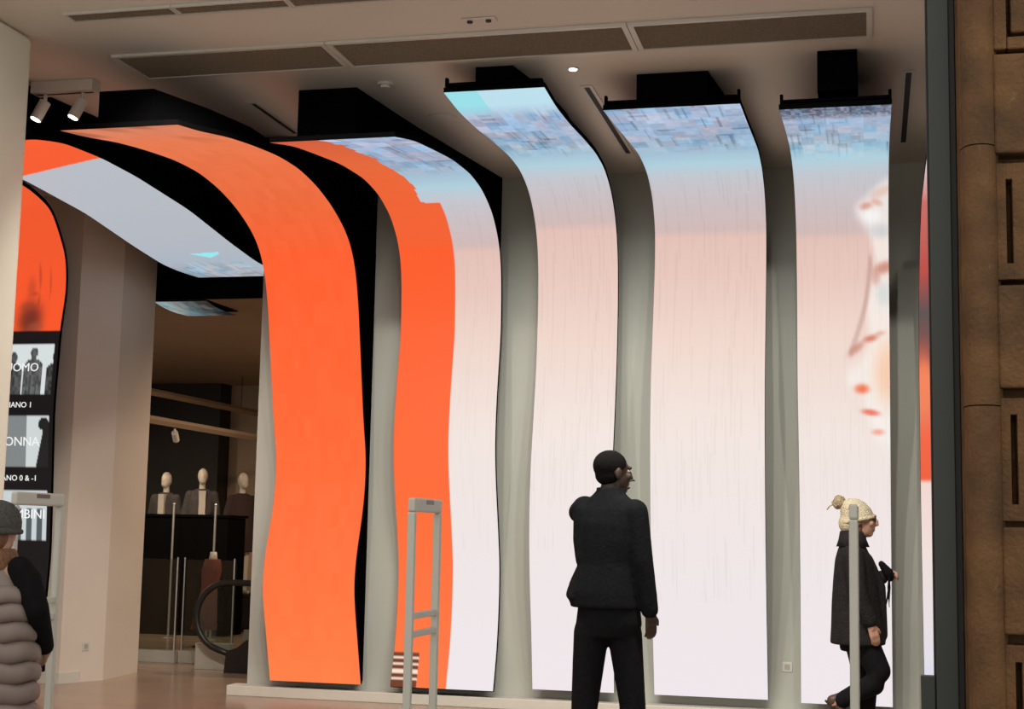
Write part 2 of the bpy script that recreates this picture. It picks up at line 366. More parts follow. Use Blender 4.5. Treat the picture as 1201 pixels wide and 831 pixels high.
def pic5(U, H, Y, Z):
    Z = H+.16
    C = ramp(H, shift(PINK, -.15)); C = mosaic(U, H, C, 4.55, 9, .55, 3)
    dk = (np.clip((H-5.75)/.2, 0, 1)*(.35+.65*hashn(np.floor(U*40), np.floor(H/.05), 9)))[..., None]; C = C*(1-dk*.75)+np.array([40., 45, 60])*dk*.75
    poly = [(1.01, 4.46), (.93, 4.40), (.80, 4.29), (.66, 4.18), (.63, 4.12), (.70, 4.04), (.80, 3.93), (.83, 3.8), (.86, 3.66), (.80, 3.5), (.76, 3.36), (.78, 3.2), (.80, 3.05), (.70, 2.92), (.55, 2.83), (.52, 2.76), (.60, 2.69), (.72, 2.66), (.74, 2.58), (.71, 2.52), (.78, 2.47), (.80, 2.40), (.84, 2.30), (.95, 2.24), (1.01, 2.2)]
    ins = soft(inpoly(U, Z, poly))*.75; C = C*(1-ins)+np.array([246., 240, 234])*ins
    C = blob(C, U, Z, .92, 4.30, .13, .05, (222, 170, 150), .5, .5); C = blob(C, U, Z, .76, 4.17, .07, .035, (206, 120, 100), .6, .2); C = blob(C, U, Z, .88, 4.20, .06, .03, (214, 140, 120), .5, -.3); C = blob(C, U, Z, .82, 4.08, .10, .06, (246, 246, 246), .9)
    C = blob(C, U, Z, .95, 3.66, .12, .05, (196, 120, 100), .75, .2); C = blob(C, U, Z, .86, 3.58, .05, .06, (206, 150, 136), .6)
    for q in range(14):                                                    # a strand of hair curling down
        t = q/13; C = blob(C, U, Z, .80-.22*t+.05*math.sin(t*3), 3.72-.72*t, .025, .05, (190, 150, 140), .5)
    C = blob(C, U, Z, .64, 3.02, .10, .035, (196, 128, 110), .7, .5)
    C = blob(C, U, Z, .80, 3.10, .08, .028, (204, 104, 80), .8, .15); C = blob(C, U, Z, .90, 3.14, .06, .02, (214, 150, 130), .6, .1)
    C = blob(C, U, Z, .70, 2.70, .08, .04, (240, 110, 70), .9); C = blob(C, U, Z, .79, 2.51, .10, .026, (236, 104, 86), .9, -.1); C = blob(C, U, Z, .87, 2.35, .07, .025, (245, 160, 140), .9)
    C = blob(C, U, Z, 1.0, 2.83, .18, .26, (247, 200, 168), .85); C = blob(C, U, Z, .92, 3.95, .12, .06, (206, 206, 210), .8); C = blob(C, U, Z, .95, 3.45, .09, .10, (206, 214, 214), .7)
    return C+(streaks(U, H, 6)*((H > .8) & (H < 4.4)))[..., None]
def pic6(U, H, Y, Z):
    C = ramp(Z, [(0, (200, 205, 225)), (.6, (226, 222, 230)), (1.4, (238, 222, 216)), (1.95, (240, 214, 206)), (1.98, (238, 92, 60)), (2.3, (240, 100, 64)), (2.8, (225, 150, 120)), (2.95, (150, 80, 76)), (3.3, (92, 84, 84)), (3.6, (190, 80, 74)), (4.0, (200, 110, 104)), (4.06, (215, 205, 205)), (5, (215, 210, 215))])
    C = blob(C, U, Z, .04, 2.75, .10, .25, (245, 128, 84), .9)
    return C
def pic1(U, H, Y, Z):
    C = ramp(H, [(0, (255, 124, 68)), (1.4, (255, 108, 55)), (3.0, (255, 97, 46)), (3.86, (253, 94, 47)), (3.92, (246, 97, 50)), (4.6, (232, 105, 60)), (6.4, (226, 118, 76)), (7.6, (205, 128, 100))])
    C += (hashn(np.floor(U*12), np.floor(H/.2), 4)*5)[..., None]
    n = np.sin(U*9+H*2.1)+np.sin(U*4-H*5.3+1)+.8*np.sin(U*17+H*9); k = (np.clip((H-6.2)/1.0, 0, 1)*np.clip((n-.3)/1.5, 0, 1)*.55)[..., None]
    return C*(1-k)+np.array([120., 70, 50])*k
def pic2(U, H, Y, Z):
    C = ramp(H, shift(PINK, -.05)); C = mosaic(U, H, C, 5.0, 9, .6, 6); C += (streaks(U, H, 5)*((H > 1.2) & (H < 4.4)))[..., None]
    O = ramp(H, [(0, (255, 120, 66)), (1.6, (255, 108, 56)), (3.85, (252, 94, 46)), (3.92, (245, 98, 51)), (5.5, (226, 104, 58)), (7, (200, 90, 60))])
    jag = (hashn(np.floor(H/.12), 1, 8)-.5)*.05
    ub = np.where(H < 4.42, .545, .38+jag); O2 = np.where((U < ub)[..., None], O, C)
    bx = (U < .25) & (Z < .43); O2 = np.where(bx[..., None], np.array([112., 58, 34]), O2)
    for zl in (.40, .34, .28, .22): O2 = np.where((bx & (abs(Z-zl) < .010))[..., None], np.array([250., 225, 205]), O2)
    return O2
def pic0(U, H, Y, Z):
    C = ramp(Y, [(8, (184, 189, 197)), (11.5, (182, 187, 195)), (12.6, (178, 184, 194)), (13.2, (168, 182, 196)), (14.5, (150, 165, 178))]); C = mosaic(U, H, C, -1, 0.9, .5, 12)
    cy = inpoly(U, Y, [(.44, 12.78), (.76, 12.74), (.74, 12.80), (.60, 12.92)]); C = np.where(cy[..., None], np.array([150., 232, 240]), C)
    o = Y < 10.06+.45*(1-U); return np.where(o[..., None], np.array([245., 92, 48]), C)
def pica(U, H, Y, Z):
    C = ramp(H, [(0, (24, 22, 23)), (8, (24, 22, 23))])
    o = Z > 3.27; C = np.where(o[..., None], ramp(Z, [(3.2, (250, 88, 44)), (4.3, (240, 88, 46)), (4.6, (236, 96, 52))]), C)
    C2 = blob(C, U, Z, .58, 3.37, .16, .17, (90, 40, 34), .8); C2 = blob(C2, U, Z, .55, 3.66, .06, .12, (190, 70, 44), .6); C2 = blob(C2, U, Z, .52, 3.5, .1, .05, (150, 60, 44), .5); C2 = blob(C2, U, Z, .66, 3.30, .1, .05, (160, 80, 60), .7)
    for (bu, bz, su, sz) in ((.66, 3.78, .018, .12), (.60, 3.62, .05, .014), (.66, 3.55, .016, .06), (.56, 3.48, .06, .014), (.80, 3.72, .012, .14)): C2 = blob(C2, U, Z, bu, bz, su, sz, (165, 62, 40), .55)
    C = np.where(o[..., None], C2, C)
    def cell(z0, z1): return (Z > z0) & (Z < z1) & (U > .06) & (U < .95)
    a = cell(2.669, 3.139); C = np.where(a[..., None], np.array([214., 222, 222]), C)
    for cx, hd, g in ((.10, 3.01, 60), (.42, 3.01, 50), (.69, 3.055, 62), (.99, 3.02, 40)):       # three figures in a row
        fig = ((U-cx)**2/.050**2+(Z-hd)**2/.050**2 < 1) | ((abs(U-cx) < .03) & (Z < hd) & (Z > hd-.1)) | ((abs(U-cx) < .125*np.clip((hd-.055-Z)/.06, 0, 1)**.4) & (Z < hd-.055))
        C = np.where((a & fig)[..., None], np.array([g, g+2, g+2], float)+(hashn(np.floor(U*40), np.floor(Z/.03), cx*9)*45)[..., None], C)
    b_ = cell(1.992, 2.471); C = np.where(b_[..., None], np.where((U < .66)[..., None], np.array([128., 134, 134]), np.array([205., 212, 212])), C)
    fig = ((U-.88)**2/.07**2+(Z-2.39)**2/.06**2 < 1) | (U > .84+.05*np.clip((Z-2.2)/.2, -1, 1)) & (Z < 2.36); C = np.where((b_ & fig)[..., None], np.array([34., 34, 36]), C)
    c_ = cell(1.332, 1.781); C = np.where(c_[..., None], np.array([200., 208, 210]), C)
    st = c_ & (Z < 1.62) & (np.sin(U*46) > -.1); C = np.where(st[..., None], np.array([84., 92, 96]), C); C = np.where((c_ & (Z < 1.66) & (U < .3))[..., None], np.array([60., 64, 66]), C)
    return C

def housing(name, rows, Qback, parent, top=None):
    """black hanger between the back of the ribbon and the ceiling: rows of (y, xl, xr)"""
    bm = bmesh.new(); rr = []
    ys = Qback[:, 0]; order = np.argsort(ys)
    zt = ZC-.004 if top is None else top
    for y, xl, xr in rows:
        zb = float(np.interp(y, ys[order], Qback[order, 1]))+.002
        rr.append([bm.verts.new((xl, y, zb)), bm.verts.new((xr, y, zb)), bm.verts.new((xr, y, zt)), bm.verts.new((xl, y, zt))])
    for r, s in zip(rr, rr[1:]):
        for k in range(4): bm.faces.new((r[k], r[(k+1) % 4], s[(k+1) % 4], s[k]))
    bm.faces.new(rr[0][::-1]); bm.faces.new(rr[-1])
    return obj(name, bm, M['black'], parent)
def lerp_rows(ctrl, n=10):
    c = np.array(ctrl, float); y = np.linspace(c[0, 0], c[-1, 0], n); return [(a, np.interp(a, c[:, 0], c[:, 1]), np.interp(a, c[:, 0], c[:, 2])) for a in y]
PROF = {}
def ribbon(key, x0, x1, fn, label, insetl, insetr, hang, nu=90, base=(0, 0, 0)):
    Q = profile(PR[key]); PROF[key] = Q
    t = thing('led_screen_ribbon', label, 'screen', base, 'curved screens rising to the ceiling')
    off = -Vector(base)
    def rel(o): o.location = off; return o
    link('screen_face', screen_mesh(x0, x1, Q, fn, nu), M['led'], t, off)
    Qs = Q[::4] if (len(Q)-1) % 4 == 0 else np.vstack([Q[::4], Q[-1:]])
    rel(obj('casing', strip_solid(x0-.002, x1+.002, offset(Qs, .004), offset(Qs, .036)), M['case'], t))
    bk = offset(Qs, .038)
    w_ = bk[(bk[:, 1] < 4.0) & (bk[:, 0] < YW-.01)]
    if key != 'r0':
        lim = YW-.003 if key != 'ra' else 12.58
        w_ = w_[w_[:, 0] < lim-.02]
        rel(obj('wall_support', strip_solid(x0+insetl, x1-insetr, w_, np.c_[np.full(len(w_), lim), w_[:, 1]]), M['black'], t))
    sel = bk[bk[:, 1] > 3.9]
    if hang: rel(housing('ceiling_housing', lerp_rows(hang, 14), sel, t))
    ye, ze = Q[0]; ye2, ze2 = Q[3]
    if key in ('r3', 'r4', 'r5', 'r6'):
        rel(obj('end_rail', B(x0+.02, x1-.02, ye+.015, ye+.06, ze+.05, ze+.070), M['black'], t))
        for xx in ((x0+.005, x1-.02) if key in ('r4', 'r5') else (x0+.005,)): rel(obj('end_bracket', B(xx, xx+.02, ye+.005, ye+.045, ze+.04, ze+.105, bev=.003), M['black'], t))
    return t
Rb = {}
Rb['r1'] = ribbon('r1', -5.175, -4.33, pic1, 'wholly orange curved screen beside the shop passage', .06, .06, [(10.9, -5.13, -4.58), (11.8, -5.13, -4.5), (YW-.01, -5.11, -4.39)], base=(-4.75, 12.3, .09))
o_ = housing('end_housing', lerp_rows([(8.72, -5.06, -4.66), (9.22, -5.10, -4.50), (9.7, -5.12, -4.40), (10.89, -5.13, -4.40)], 14), offset(profile(PR['r1'])[::4], .038)[:60], Rb['r1'], 4.40); o_.location = (4.75, -12.3, -.09)
Rb['r2'] = ribbon('r2', -4.05, -3.135, pic2, 'curved screen split into orange left half and pale right half', .13, .13, [(9.72, -4.03, -3.585), (10.77, -4.02, -3.47), (YW-.01, -3.92, -3.21)], base=(-3.6, 12.3, .09))
Rb['r3'] = ribbon('r3', -2.808, -2.106, pic3, 'narrow pale pink curved screen with bright cyan top end', .18, .18, [(9.43, -2.616, -2.355), (10.02, -2.616, -2.255), (10.6, -2.6, -2.22), (11.4, -2.6, -2.26)], base=(-2.45, 12.3, .09))
Rb['r4'] = ribbon('r4', -1.777, -.84, pic4, 'widest pale pink curved screen with blue mosaic top, right of the man', .2, .2, [(9.78, -1.556, -1.065), (10.4, -1.556, -1.0), (11.2, -1.55, -1.0)], base=(-1.3, 12.3, .09))
Rb['r5'] = ribbon('r5', -.567, .148, pic5, 'pale curved screen showing part of a face in profile, behind the woman', .2, .2, None, base=(-.2, 12.2, .09))
obj('ceiling_housing', B(-.321, -.067, 9.5, 10.3, 4.39, ZC-.004), M['black'], Rb['r5'], -Vector((-.2, 12.2, .09)))
Rb['r6'] = ribbon('r6', .383, 1.2, pic6, 'mostly hidden screen strip showing red and orange, beside the door post', .2, .2, [(9.7, .5, .9), (10.5, .5, .9)], nu=70, base=(.8, 12.0, .09))
Rb['ra'] = ribbon('ra', -8.08, -7.3, pica, 'directory screen with black lower part and store floor photos, left of column', .1, .36, [(10.4, -8.0, -7.4), (11.4, -8.0, -7.4)], nu=110, base=(-7.7, 12.1, 0))
Rb['r0'] = ribbon('r0', -6.8, -5.8, pic0, 'pale grey ceiling screen with orange front end, waving into the passage', 0, 0, [(8.85, -6.75, -5.96), (9.6, -6.75, -5.94), (10.4, -6.75, -5.84), (12.0, -6.75, -5.84), (13.88, -6.75, -5.84)], base=(-6.3, 11.5, 4.0))
t = thing('ceiling_screen', 'thin pale strip of screen under the black bulkhead in the passage', 'screen', (-7.1, 14.3, 3.84))
Qc = profile([(14.105, 3.845), (14.3, 3.815), (14.6, 3.80), (14.9, 3.81)]); o_ = link('screen_face', screen_mesh(-7.4, -6.8, Qc, lambda U, H, Y, Z: mosaic(U, H, ramp(H, [(0, (110, 130, 135)), (.5, (160, 178, 180)), (1, (150, 165, 170))])*(1-.75*U[..., None]), -1, 3, .6, 21), 60), M['led'], t, (7.1, -14.3, -3.84))
obj('casing', B(-7.4, -6.8, 14.1, 14.9, 3.848, 3.858), M['case'], t, (7.1, -14.3, -3.84))
# lit lettering on the directory screen
def lettering(text, xc, zc, hgt, parent, off):
    cu = bpy.data.curves.new('txt', 'FONT'); cu.body = text; cu.align_x = 'CENTER'; cu.align_y = 'CENTER'; cu.size = hgt*1.4; cu.extrude = .0015; cu.resolution_u = 3
    t = bpy.data.objects.new('txt', cu); COL.objects.link(t); dg = bpy.context.evaluated_depsgraph_get(); dg.update()
    me = bpy.data.meshes.new_from_object(t.evaluated_get(dg)); bpy.data.objects.remove(t); me.name = 'lettering'; me.materials.clear()
    Q = PROF['ra']; o_ = np.argsort(Q[:, 1])
    vert = Q[(Q[:, 1] < 4.2)]; o_ = np.argsort(vert[:, 1])
    for v in me.vertices:
        z = zc+v.co.y; y = float(np.interp(z, vert[o_, 1], vert[o_, 0])); v.co = Vector((xc+v.co.x, y-.006-v.co.z, z))
    return link('lettering', me, M['letter'], parent, off)
offA = -Vector((-7.7, 12.1, 0))
for tx, z, hg in (('UOMO', 2.915, .08), ('PIANO 1', 2.566, .052), ('DONNA', 2.227, .085), ('PIANO 0 & -1', 1.893, .052), ('BAMBINI', 1.564, .085)):
    lettering(tx, -7.58 if tx == 'BAMBINI' else -7.655, z, hg, Rb['ra'], offA)

# ------------------------------------------------------------------ ceiling fittings
def air_grille(x0, x1, y0, y1, label, fr=.035):
    t = thing('air_grille', label, 'air grille', ((x0+x1)/2, (y0+y1)/2, ZC), 'ceiling air grilles'); hx, hy = (x1-x0)/2, (y1-y0)/2
    bm = bmesh.new(); box(bm, -hx, hx, -hy, -hy+fr, -.02, -.001); box(bm, -hx, hx, hy-fr, hy, -.02, -.001); box(bm, -hx, -hx+fr, -hy+fr, hy-fr, -.02, -.001); box(bm, hx-fr, hx, -hy+fr, hy-fr, -.02, -.001)
    obj('frame', bm, M['white'], t)
    bm = bmesh.new(); box(bm, -hx+fr, hx-fr, -hy+fr, hy-fr, -.004, -.001)
    n = max(3, int((2*hy-2*fr)/.022))
    for i in range(n):
        y = -hy+fr+(i+.5)*(2*hy-2*fr)/n; box(bm, -hx+fr, hx-fr, y-.003, y+.003, -.015, -.004)
    obj('louvre', bm, M['grille'], t)
air_grille(-5.0, -3.46, 8.74, 9.26, 'dark ceiling grille above the orange screens, leftmost of the big row')
air_grille(-3.455, -1.46, 8.74, 9.26, 'dark ceiling grille in the middle of the big row')
air_grille(-1.455, .03, 8.74, 9.26, 'dark ceiling grille at the right end of the big row')
air_grille(-4.88, -4.15, 7.92, 8.07, 'narrow ceiling grille near the cream wall end', .015)
air_grille(-4.145, -3.4, 7.92, 8.07, 'narrow ceiling grille in the upper left, middle one', .015)
air_grille(-3.395, -2.65, 7.92, 8.07, 'narrow ceiling grille at the top, rightmost of the narrow row', .015)
def slot(x, y0, y1, label):
    t = thing('slot_diffuser', label, 'slot diffuser', (x, (y0+y1)/2, ZC), 'slot diffusers running back across the ceiling'); h = (y1-y0)/2
    bm = bmesh.new(); box(bm, -.045, -.02, -h, h, -.008, -.001); box(bm, .02, .045, -h, h, -.008, -.001); box(bm, -.02, .02, -h, -h+.03, -.008, -.001); box(bm, -.02, .02, h-.03, h, -.008, -.001)
    obj('frame', bm, M['white'], t); obj('slot', B(-.02, .02, -h+.03, h-.03, -.004, -.001), M['slot'], t)
slot(-1.95, 9.97, 11.9, 'slot diffuser in the ceiling between the cyan-topped and the widest screen')
slot(.272, 10.02, 11.92, 'slot diffuser in the ceiling near the door post')
slot(-4.5, 9.94, 10.85, 'slot diffuser in the ceiling between the two orange screens')
def disc(bm, r, z0, z1, seg=24):
    return loft(bm, [(0, 0, z0, r, r, 0), (0, 0, z1, r, r, 0)], seg)
t = thing('downlight', 'small bright recessed downlight in the ceiling', 'ceiling light', (-1.966, 9.583, ZC))
bm = bmesh.new(); disc(bm, .045, -.008, -.001); obj('rim', bm, M['white'], t); bm = bmesh.new(); disc(bm, .026, -.012, -.008); obj('lens', bm, M['dot'], t)
t = thing('smoke_detector', 'round white detector on the ceiling by the middle grille', 'smoke detector', (-3.351, 9.672, ZC))
bm = bmesh.new(); disc(bm, .06, -.02, -.001); obj('base', bm, M['white'], t); bm = bmesh.new(); disc(bm, .035, -.04, -.02); obj('sensor', bm, M['white'], t)
t = thing('access_cover', 'round flat cover in the ceiling left of the cyan-topped screen', 'cover', (-3.2, 10.6, ZC))
bm = bmesh.new(); disc(bm, .12, -.006, -.001, 32); obj('plate', bm, M['ceil'], t); bm = bmesh.new(); disc(bm, .095, -.009, -.006, 32); obj('lid', bm, M['ceil'], t)
t = thing('emergency_light', 'small white ceiling plate with two dark lamps', 'ceiling light', (-2.348, 8.516, ZC))
obj('plate', B(-.11, .11, -.035, .035, -.012, -.001, bev=.004), M['white'], t)
for s in (-1, 1): bm = bmesh.new(); disc(bm, .018, -.022, -.012); obj('lamp', bm, M['slot'], t, (s*.06, 0, 0))
def added_downlight(x, y, z, d, power, ang, label, col, grp):
    t = thing('downlight', label, 'ceiling light', (x, y, z), grp)
    bm = bmesh.new(); tube(bm, [(.085*math.cos(2*PI*k/24), .085*math.sin(2*PI*k/24), -.008) for k in range(25)], .008, 8, False); obj('rim', bm, M['white'], t)
    bm = bmesh.new(); disc(bm, .078, -.012, -.001); obj('lens', bm, M['dot'], t); spot_light(t, Vector((0, 0, -.05)), d, power, ang, col)
def spot_light(t, p, d, power, ang, col=(1, .9, .78)):
    l = bpy.data.lights.new('lamp_beam', 'SPOT'); l.energy = power; l.spot_size = math.radians(ang); l.spot_blend = .6; l.shadow_soft_size = .06; l.color = col
    o = bpy.data.objects.new('lamp_beam', l); COL.objects.link(o); o.parent = t; o.location = p; o.rotation_euler = Vector(d).to_track_quat('-Z', 'Y').to_euler()
for i, x in enumerate((-3.9, -3.0, -2.1, -1.2, -.3, .6)):  # unseen lamps added to light the screen wall and ceiling from the front
    added_downlight(x, 7.45, ZC, (-.08, .66, -.75), 250, 92, ('first', 'second', 'third', 'fourth', 'fifth', 'sixth')[i]+' added downlight from the left along the front edge of the ceiling', (1, .93, .82), 'added downlights along the shop front')
added_downlight(-3.45, 7.45, ZC, (-.60, .86, -.50), 380, 42, 'added downlight at the front edge of the ceiling, aimed at the beige column', (1, .93, .82), 'added downlights along the shop front')  # extra unseen lamp, added to brighten the column
for i, (x, y) in enumerate(((-5.7, 15.9), (-6.0, 18.2), (-12.2, 18.6))):  # lamps kept out of view, added to brighten the passage and inner room
    added_downlight(x, y, 3.86, (-.2 if x > -10 else .3, 0.1, -1), 190, 160, ('added downlight in the inner ceiling just past the passage', 'added downlight in the inner ceiling deeper behind the screen wall', 'added downlight in the inner ceiling by the dark inner wall')[i], (1, .72, .48), 'added downlights of the inner shop')
# twin spotlights on a white track box
t = thing('track_box', 'white box track on the ceiling near the cream wall end', 'light track', (-5.63, 9.25, ZC)); obj('housing', B(-.26, .235, -.06, .06, -.085, -.001, bev=.004), M['white'], t); obj('power_strip', B(-.24, .215, -.012, .012, -.0875, -.0855), M['slot'], t)
def spotlight(x, y, z, label, tilt, parent_top):
    t = thing('spotlight', label, 'spotlight', (x, y, z), 'white track spotlights')
    dirv = Vector((-.38, -.3, -1)).normalized() if tilt is None else Vector(tilt).normalized()
    bm = bmesh.new(); tube(bm, [(0, 0, 0), (0, 0, -.04)], .014, 10); obj('stem', bm, M['white'], t)
    c = Vector((0, 0, -.05)); bm = bmesh.new(); tube(bm, [c, c+dirv*.15], .042, 20); obj('barrel', bm, M['white'], t, smooth=False)
    bm = bmesh.new(); tube(bm, [c+dirv*.1502, c+dirv*.154], .034, 20); obj('lens', bm, M['lens'], t)
    return t, c+dirv*.17, dirv
for x, lb in ((-5.80, 'white track spotlight partly behind the cream wall end'), (-5.50, 'white track spotlight beside the black screen hanger')):
    t, p_, d_ = spotlight(x, 9.25, ZC-.088, lb, (-.35, -.25, -1), None); spot_light(t, p_, d_, 40, 60)

# wall sockets
t = thing('wall_socket', 'small socket low on the wall behind the woman', 'socket', (-.69, YW-.001, .43)); obj('plate', B(-.04, .04, -.008, -.0005, -.04, .04, bev=.003), M['white'], t); obj('insert', B(-.022, .022, -.011, -.008, -.022, .022), M['panel'], t)
t = thing('wall_socket', 'small socket low on the slanted face of the beige column', 'socket', (-7.286, 12.855, .33)); t.rotation_euler.z = math.atan2(.46, .2)
obj('plate', B(-.04, .04, -.008, -.0005, -.04, .04, bev=.003), M['white'], t); obj('insert', B(-.022, .022, -.011, -.008, -.022, .022), M['panel'], t)

# ------------------------------------------------------------------ security gates
def gate(x, y0, label):
    t = thing('security_gate', label, 'security gate', (x, y0, 0), 'anti-theft gates across the entrance'); Lg = .44; h = 1.655; w_ = .02
    for yy in (0, Lg): obj('upright', B(-w_, w_, yy-.017, yy+.017, .03, h-.071, bev=.008), M['gate'], t)
    hd = obj('header', B(-w_, w_, -.017, Lg+.017, h-.07, h, bev=.01), M['gate'], t); obj('sensor_strip', B(-w_-.001, w_+.001, .17, .30, h-.03, h-.008), M['gatedark'], hd)
    for z in (.985, 1.075): obj('crossbar', B(-w_*.7, w_*.7, .018, Lg-.018, z-.016, z+.016, bev=.005), M['gate'], t)
    obj('foot_plate', B(-.05, .05, -.06, Lg+.06, 0, .029, bev=.006), M['gate'], t)
gate(-2.205, 6.97, 'white security gate standing in front of the half-orange screen')
gate(-4.38, 6.93, 'white security gate beside the person in the puffer vest')
gate(-.083, 6.97, 'white security gate seen edge-on in front of the woman')

# ------------------------------------------------------------------ shop interior through the passage
def pole(x, y, z0, z1, label):
    t = thing('display_pole', label, 'pole', (x, y, z0), 'chrome poles by the counter'); bm = bmesh.new(); tube(bm, [(0, 0, .015), (0, 0, z1-z0-.03)], .016, 12); obj('shaft', bm, M['steel'], t)
    bm = bmesh.new(); disc(bm, .08, 0, .015); obj('base', bm, M['steel'], t); bm = bmesh.new(); ball(bm, (0, 0, z1-z0-.03), .022); obj('finial', bm, M['steel'], t)
pole(-9.16, 18.3, 0, 1.8, 'thin chrome pole in front of the black counter, left one'); pole(-8.55, 18.3, 0, 1.8, 'thin chrome pole at the right end of the black counter')
t = thing('display_counter', 'long black display counter in front of the mannequins', 'counter', (-9.8, 19, 0)); obj('body', B(-1.4, 1.25, -.3, .3, 0, 1.60, bev=.01), M['counter'], t); obj('top', B(-1.43, 1.28, -.33, .33, 1.602, 1.64, bev=.008), M['counter'], t)
t = thing('display_platform', 'dark low platform carrying the mannequins', 'platform', (-9.6, 20.2, 0)); obj('base', B(-2.2, 2.2, -.5, .6, 0, .46, bev=.01), M['counter'], t); obj('deck', B(-2.22, 2.22, -.52, .62, .462, .5), M['counter'], t)
def mannequin(x, y, z, label, kind, yaw):
    t = thing('mannequin', label, 'mannequin', (x, y, z), 'mannequins on the platform', yaw)
    bm = bmesh.new(); ball(bm, (0, 0, 1.66), (.075, .095, .115)); ball(bm, (0, -.05, 1.60), (.055, .06, .07)); limb(bm, [(0, .01, 1.40), (0, 0, 1.58)], [.05, .045]); ball(bm, (0, -.10, 1.64), (.012, .02, .025))
    loft(bm, [(0, 0, .84, .15, .10, 0), (0, 0, 1.05, .13, .09, 0), (0, 0, 1.3, .16, .10, 0), (0, 0, 1.43, .12, .07, 0)])
    for s in (-1, 1):
        limb(bm, [(s*.08, 0, .9), (s*.085, 0, .48), (s*.09, .01, .08)], [.08, .055, .04]); ball(bm, (s*.09, -.05, .04), (.04, .1, .04))
        limb(bm, [(s*.17, 0, 1.38), (s*.23, .02, 1.10), (s*.22, -.07, .86)], [.05, .04, .03]); ball(bm, (s*.22, -.09, .80), (.02, .03, .06))
    fuse('body', bm, M['mann'], t, .016, 3)
    bm = bmesh.new(); z0 = .80 if kind == 'jacket' else .62
    loft(bm, [(0, 0, z0, .21, .15, 0), (0, 0, 1.05, .17, .125, 0), (0, 0, 1.3, .20, .13, 0), (0, 0, 1.42, .17, .10, 0), (0, .01, 1.47, .08, .075, 0)])
    for s in (-1, 1): limb(bm, [(s*.175, 0, 1.38), (s*.24, .02, 1.10), (s*.23, -.06, .90)], [.068, .058, .05])
    fuse('jacket' if kind == 'jacket' else 'coat', bm, M['mjack'] if kind == 'jacket' else M['mcoat'], t, .016, 3)
    if kind == 'jacket':
        bm = bmesh.new(); prism(bm, [(-.045, -.158), (.045, -.158), (.055, -.09), (-.055, -.09)], .95, 1.44); obj('shirt', bm, M['shirt'], t)
        bm = bmesh.new(); loft(bm, [(s_*0, 0, .05, .17, .12, 0) if False else (0, 0, .82, .16, .11, 0), (0, 0, .95, .15, .10, 0)])
        for s in (-1, 1): limb(bm, [(s*.08, 0, .85), (s*.088, 0, .48), (s*.092, .01, .10)], [.095, .075, .065])
        fuse('trousers', bm, M['mjack'], t, .016, 3)
mannequin(-10.2, 20.1, .5, 'pale mannequin in grey jacket and light shirt, left of the three', 'jacket', 0)
mannequin(-9.62, 20.1, .56, 'pale mannequin in open dark jacket, middle of the three', 'jacket', .5)
mannequin(-8.93, 20.0, .5, 'mannequin in a long dark coat nearest the orange screen', 'coat', .9)
def track(pts, label, n):
    a, b_ = Vector(pts[0]), Vector(pts[1]); t = thing('lighting_track', label, 'light track', a, 'suspended tracks in the shop')
    bm = bmesh.new(); tube(bm, [(0, 0, 0), b_-a], .05, 4); obj('rail', bm, M['inner'], t)
    for k in (.15, .85):
        p0 = (b_-a)*k; bm = bmesh.new(); tube(bm, [p0+Vector((0, 0, .03)), (p0.x, p0.y, 3.858-a.z)], .006, 6); obj('hanger', bm, M['slot'], t)
track(((-9.7, 16.6, 3.32), (-9.7, 22.4, 3.32)), 'upper suspended light track inside the shop', 2); track(((-8.6, 15.2, 2.78), (-8.9, 21.6, 2.80)), 'lower suspended light track inside the shop', 2)
for (x, y, z, lb) in ((-9.7, 17.1, 3.27, 'track spotlight at the near end of the upper shop track'), (-9.7, 18.3, 3.27, 'second track spotlight on the upper shop track'), (-8.65, 16.2, 2.715, 'track spotlight at the near end of the lower shop track'), (-8.70, 17.3, 2.72, 'second track spotlight on the lower shop track')):
    t, p_, d_ = spotlight(x, y, z, lb, (-.2, .75, -.6), None); spot_light(t, p_, d_, 60, 60, (1, .78, .55))
# glass screen and escalator
def glass_panel(x0, x1, y, label):
    t = thing('glass_balustrade', label, 'balustrade', ((x0+x1)/2, y, 0), 'glass panels at the end of the passage'); h = (x1-x0)/2
    obj('pane', B(-h+.005, h-.005, -.007, .007, .13, 1.12), M['glass'], t); obj('kerb', B(-h, h, -.05, .05, 0, .13, bev=.005), M['panel'], t)
    for s in (-1, 1): bm = bmesh.new(); tube(bm, [(s*(h-.02), -.02, .13), (s*(h-.02), -.02, 1.14)], .009, 8); obj('edge_post', bm, M['steel'], t)
glass_panel(-7.95, -7.40, 15.0, 'glass balustrade panel next to the beige column'); glass_panel(-7.38, -6.75, 15.05, 'glass balustrade panel beside the black escalator handrail')
t = thing('escalator', 'escalator end with looping black handrail at the back of the passage', 'escalator', (-6.5, 14.3, 0))
cx, cz, r_ = 0.0, .56, .35; pts = [(1.6, 0, cz+r_)]+[(1.0, 0, cz+r_), (.5, 0, cz+r_)]
for k in range(13): a = PI/2+PI*k/12*.92; pts.append((cx+r_*math.cos(a)*.98, 0, cz+r_*math.sin(a)))
pts += [(.12, 0, .16)]
bm = bmesh.new(); tube(bm, pts, .034, 10); obj('handrail', bm, M['rubber'], t, smooth=True)
bm = bmesh.new(); lo = [(p_[0]*.96, p_[2]) for p_ in pts]; f1 = [bm.verts.new((x, -.006, (z-cz)*.93+cz)) for x, z in lo]+[bm.verts.new((1.6, -.006, .2))]; f2 = [bm.verts.new((v.co.x, .006, v.co.z)) for v in f1]
bm.faces.new(f1); bm.faces.new(f2[::-1])
for i in range(len(f1)): bm.faces.new((f1[i], f1[(i+1) % len(f1)], f2[(i+1) % len(f1)], f2[i]))
obj('glass_side', bm, M['glass'], t)
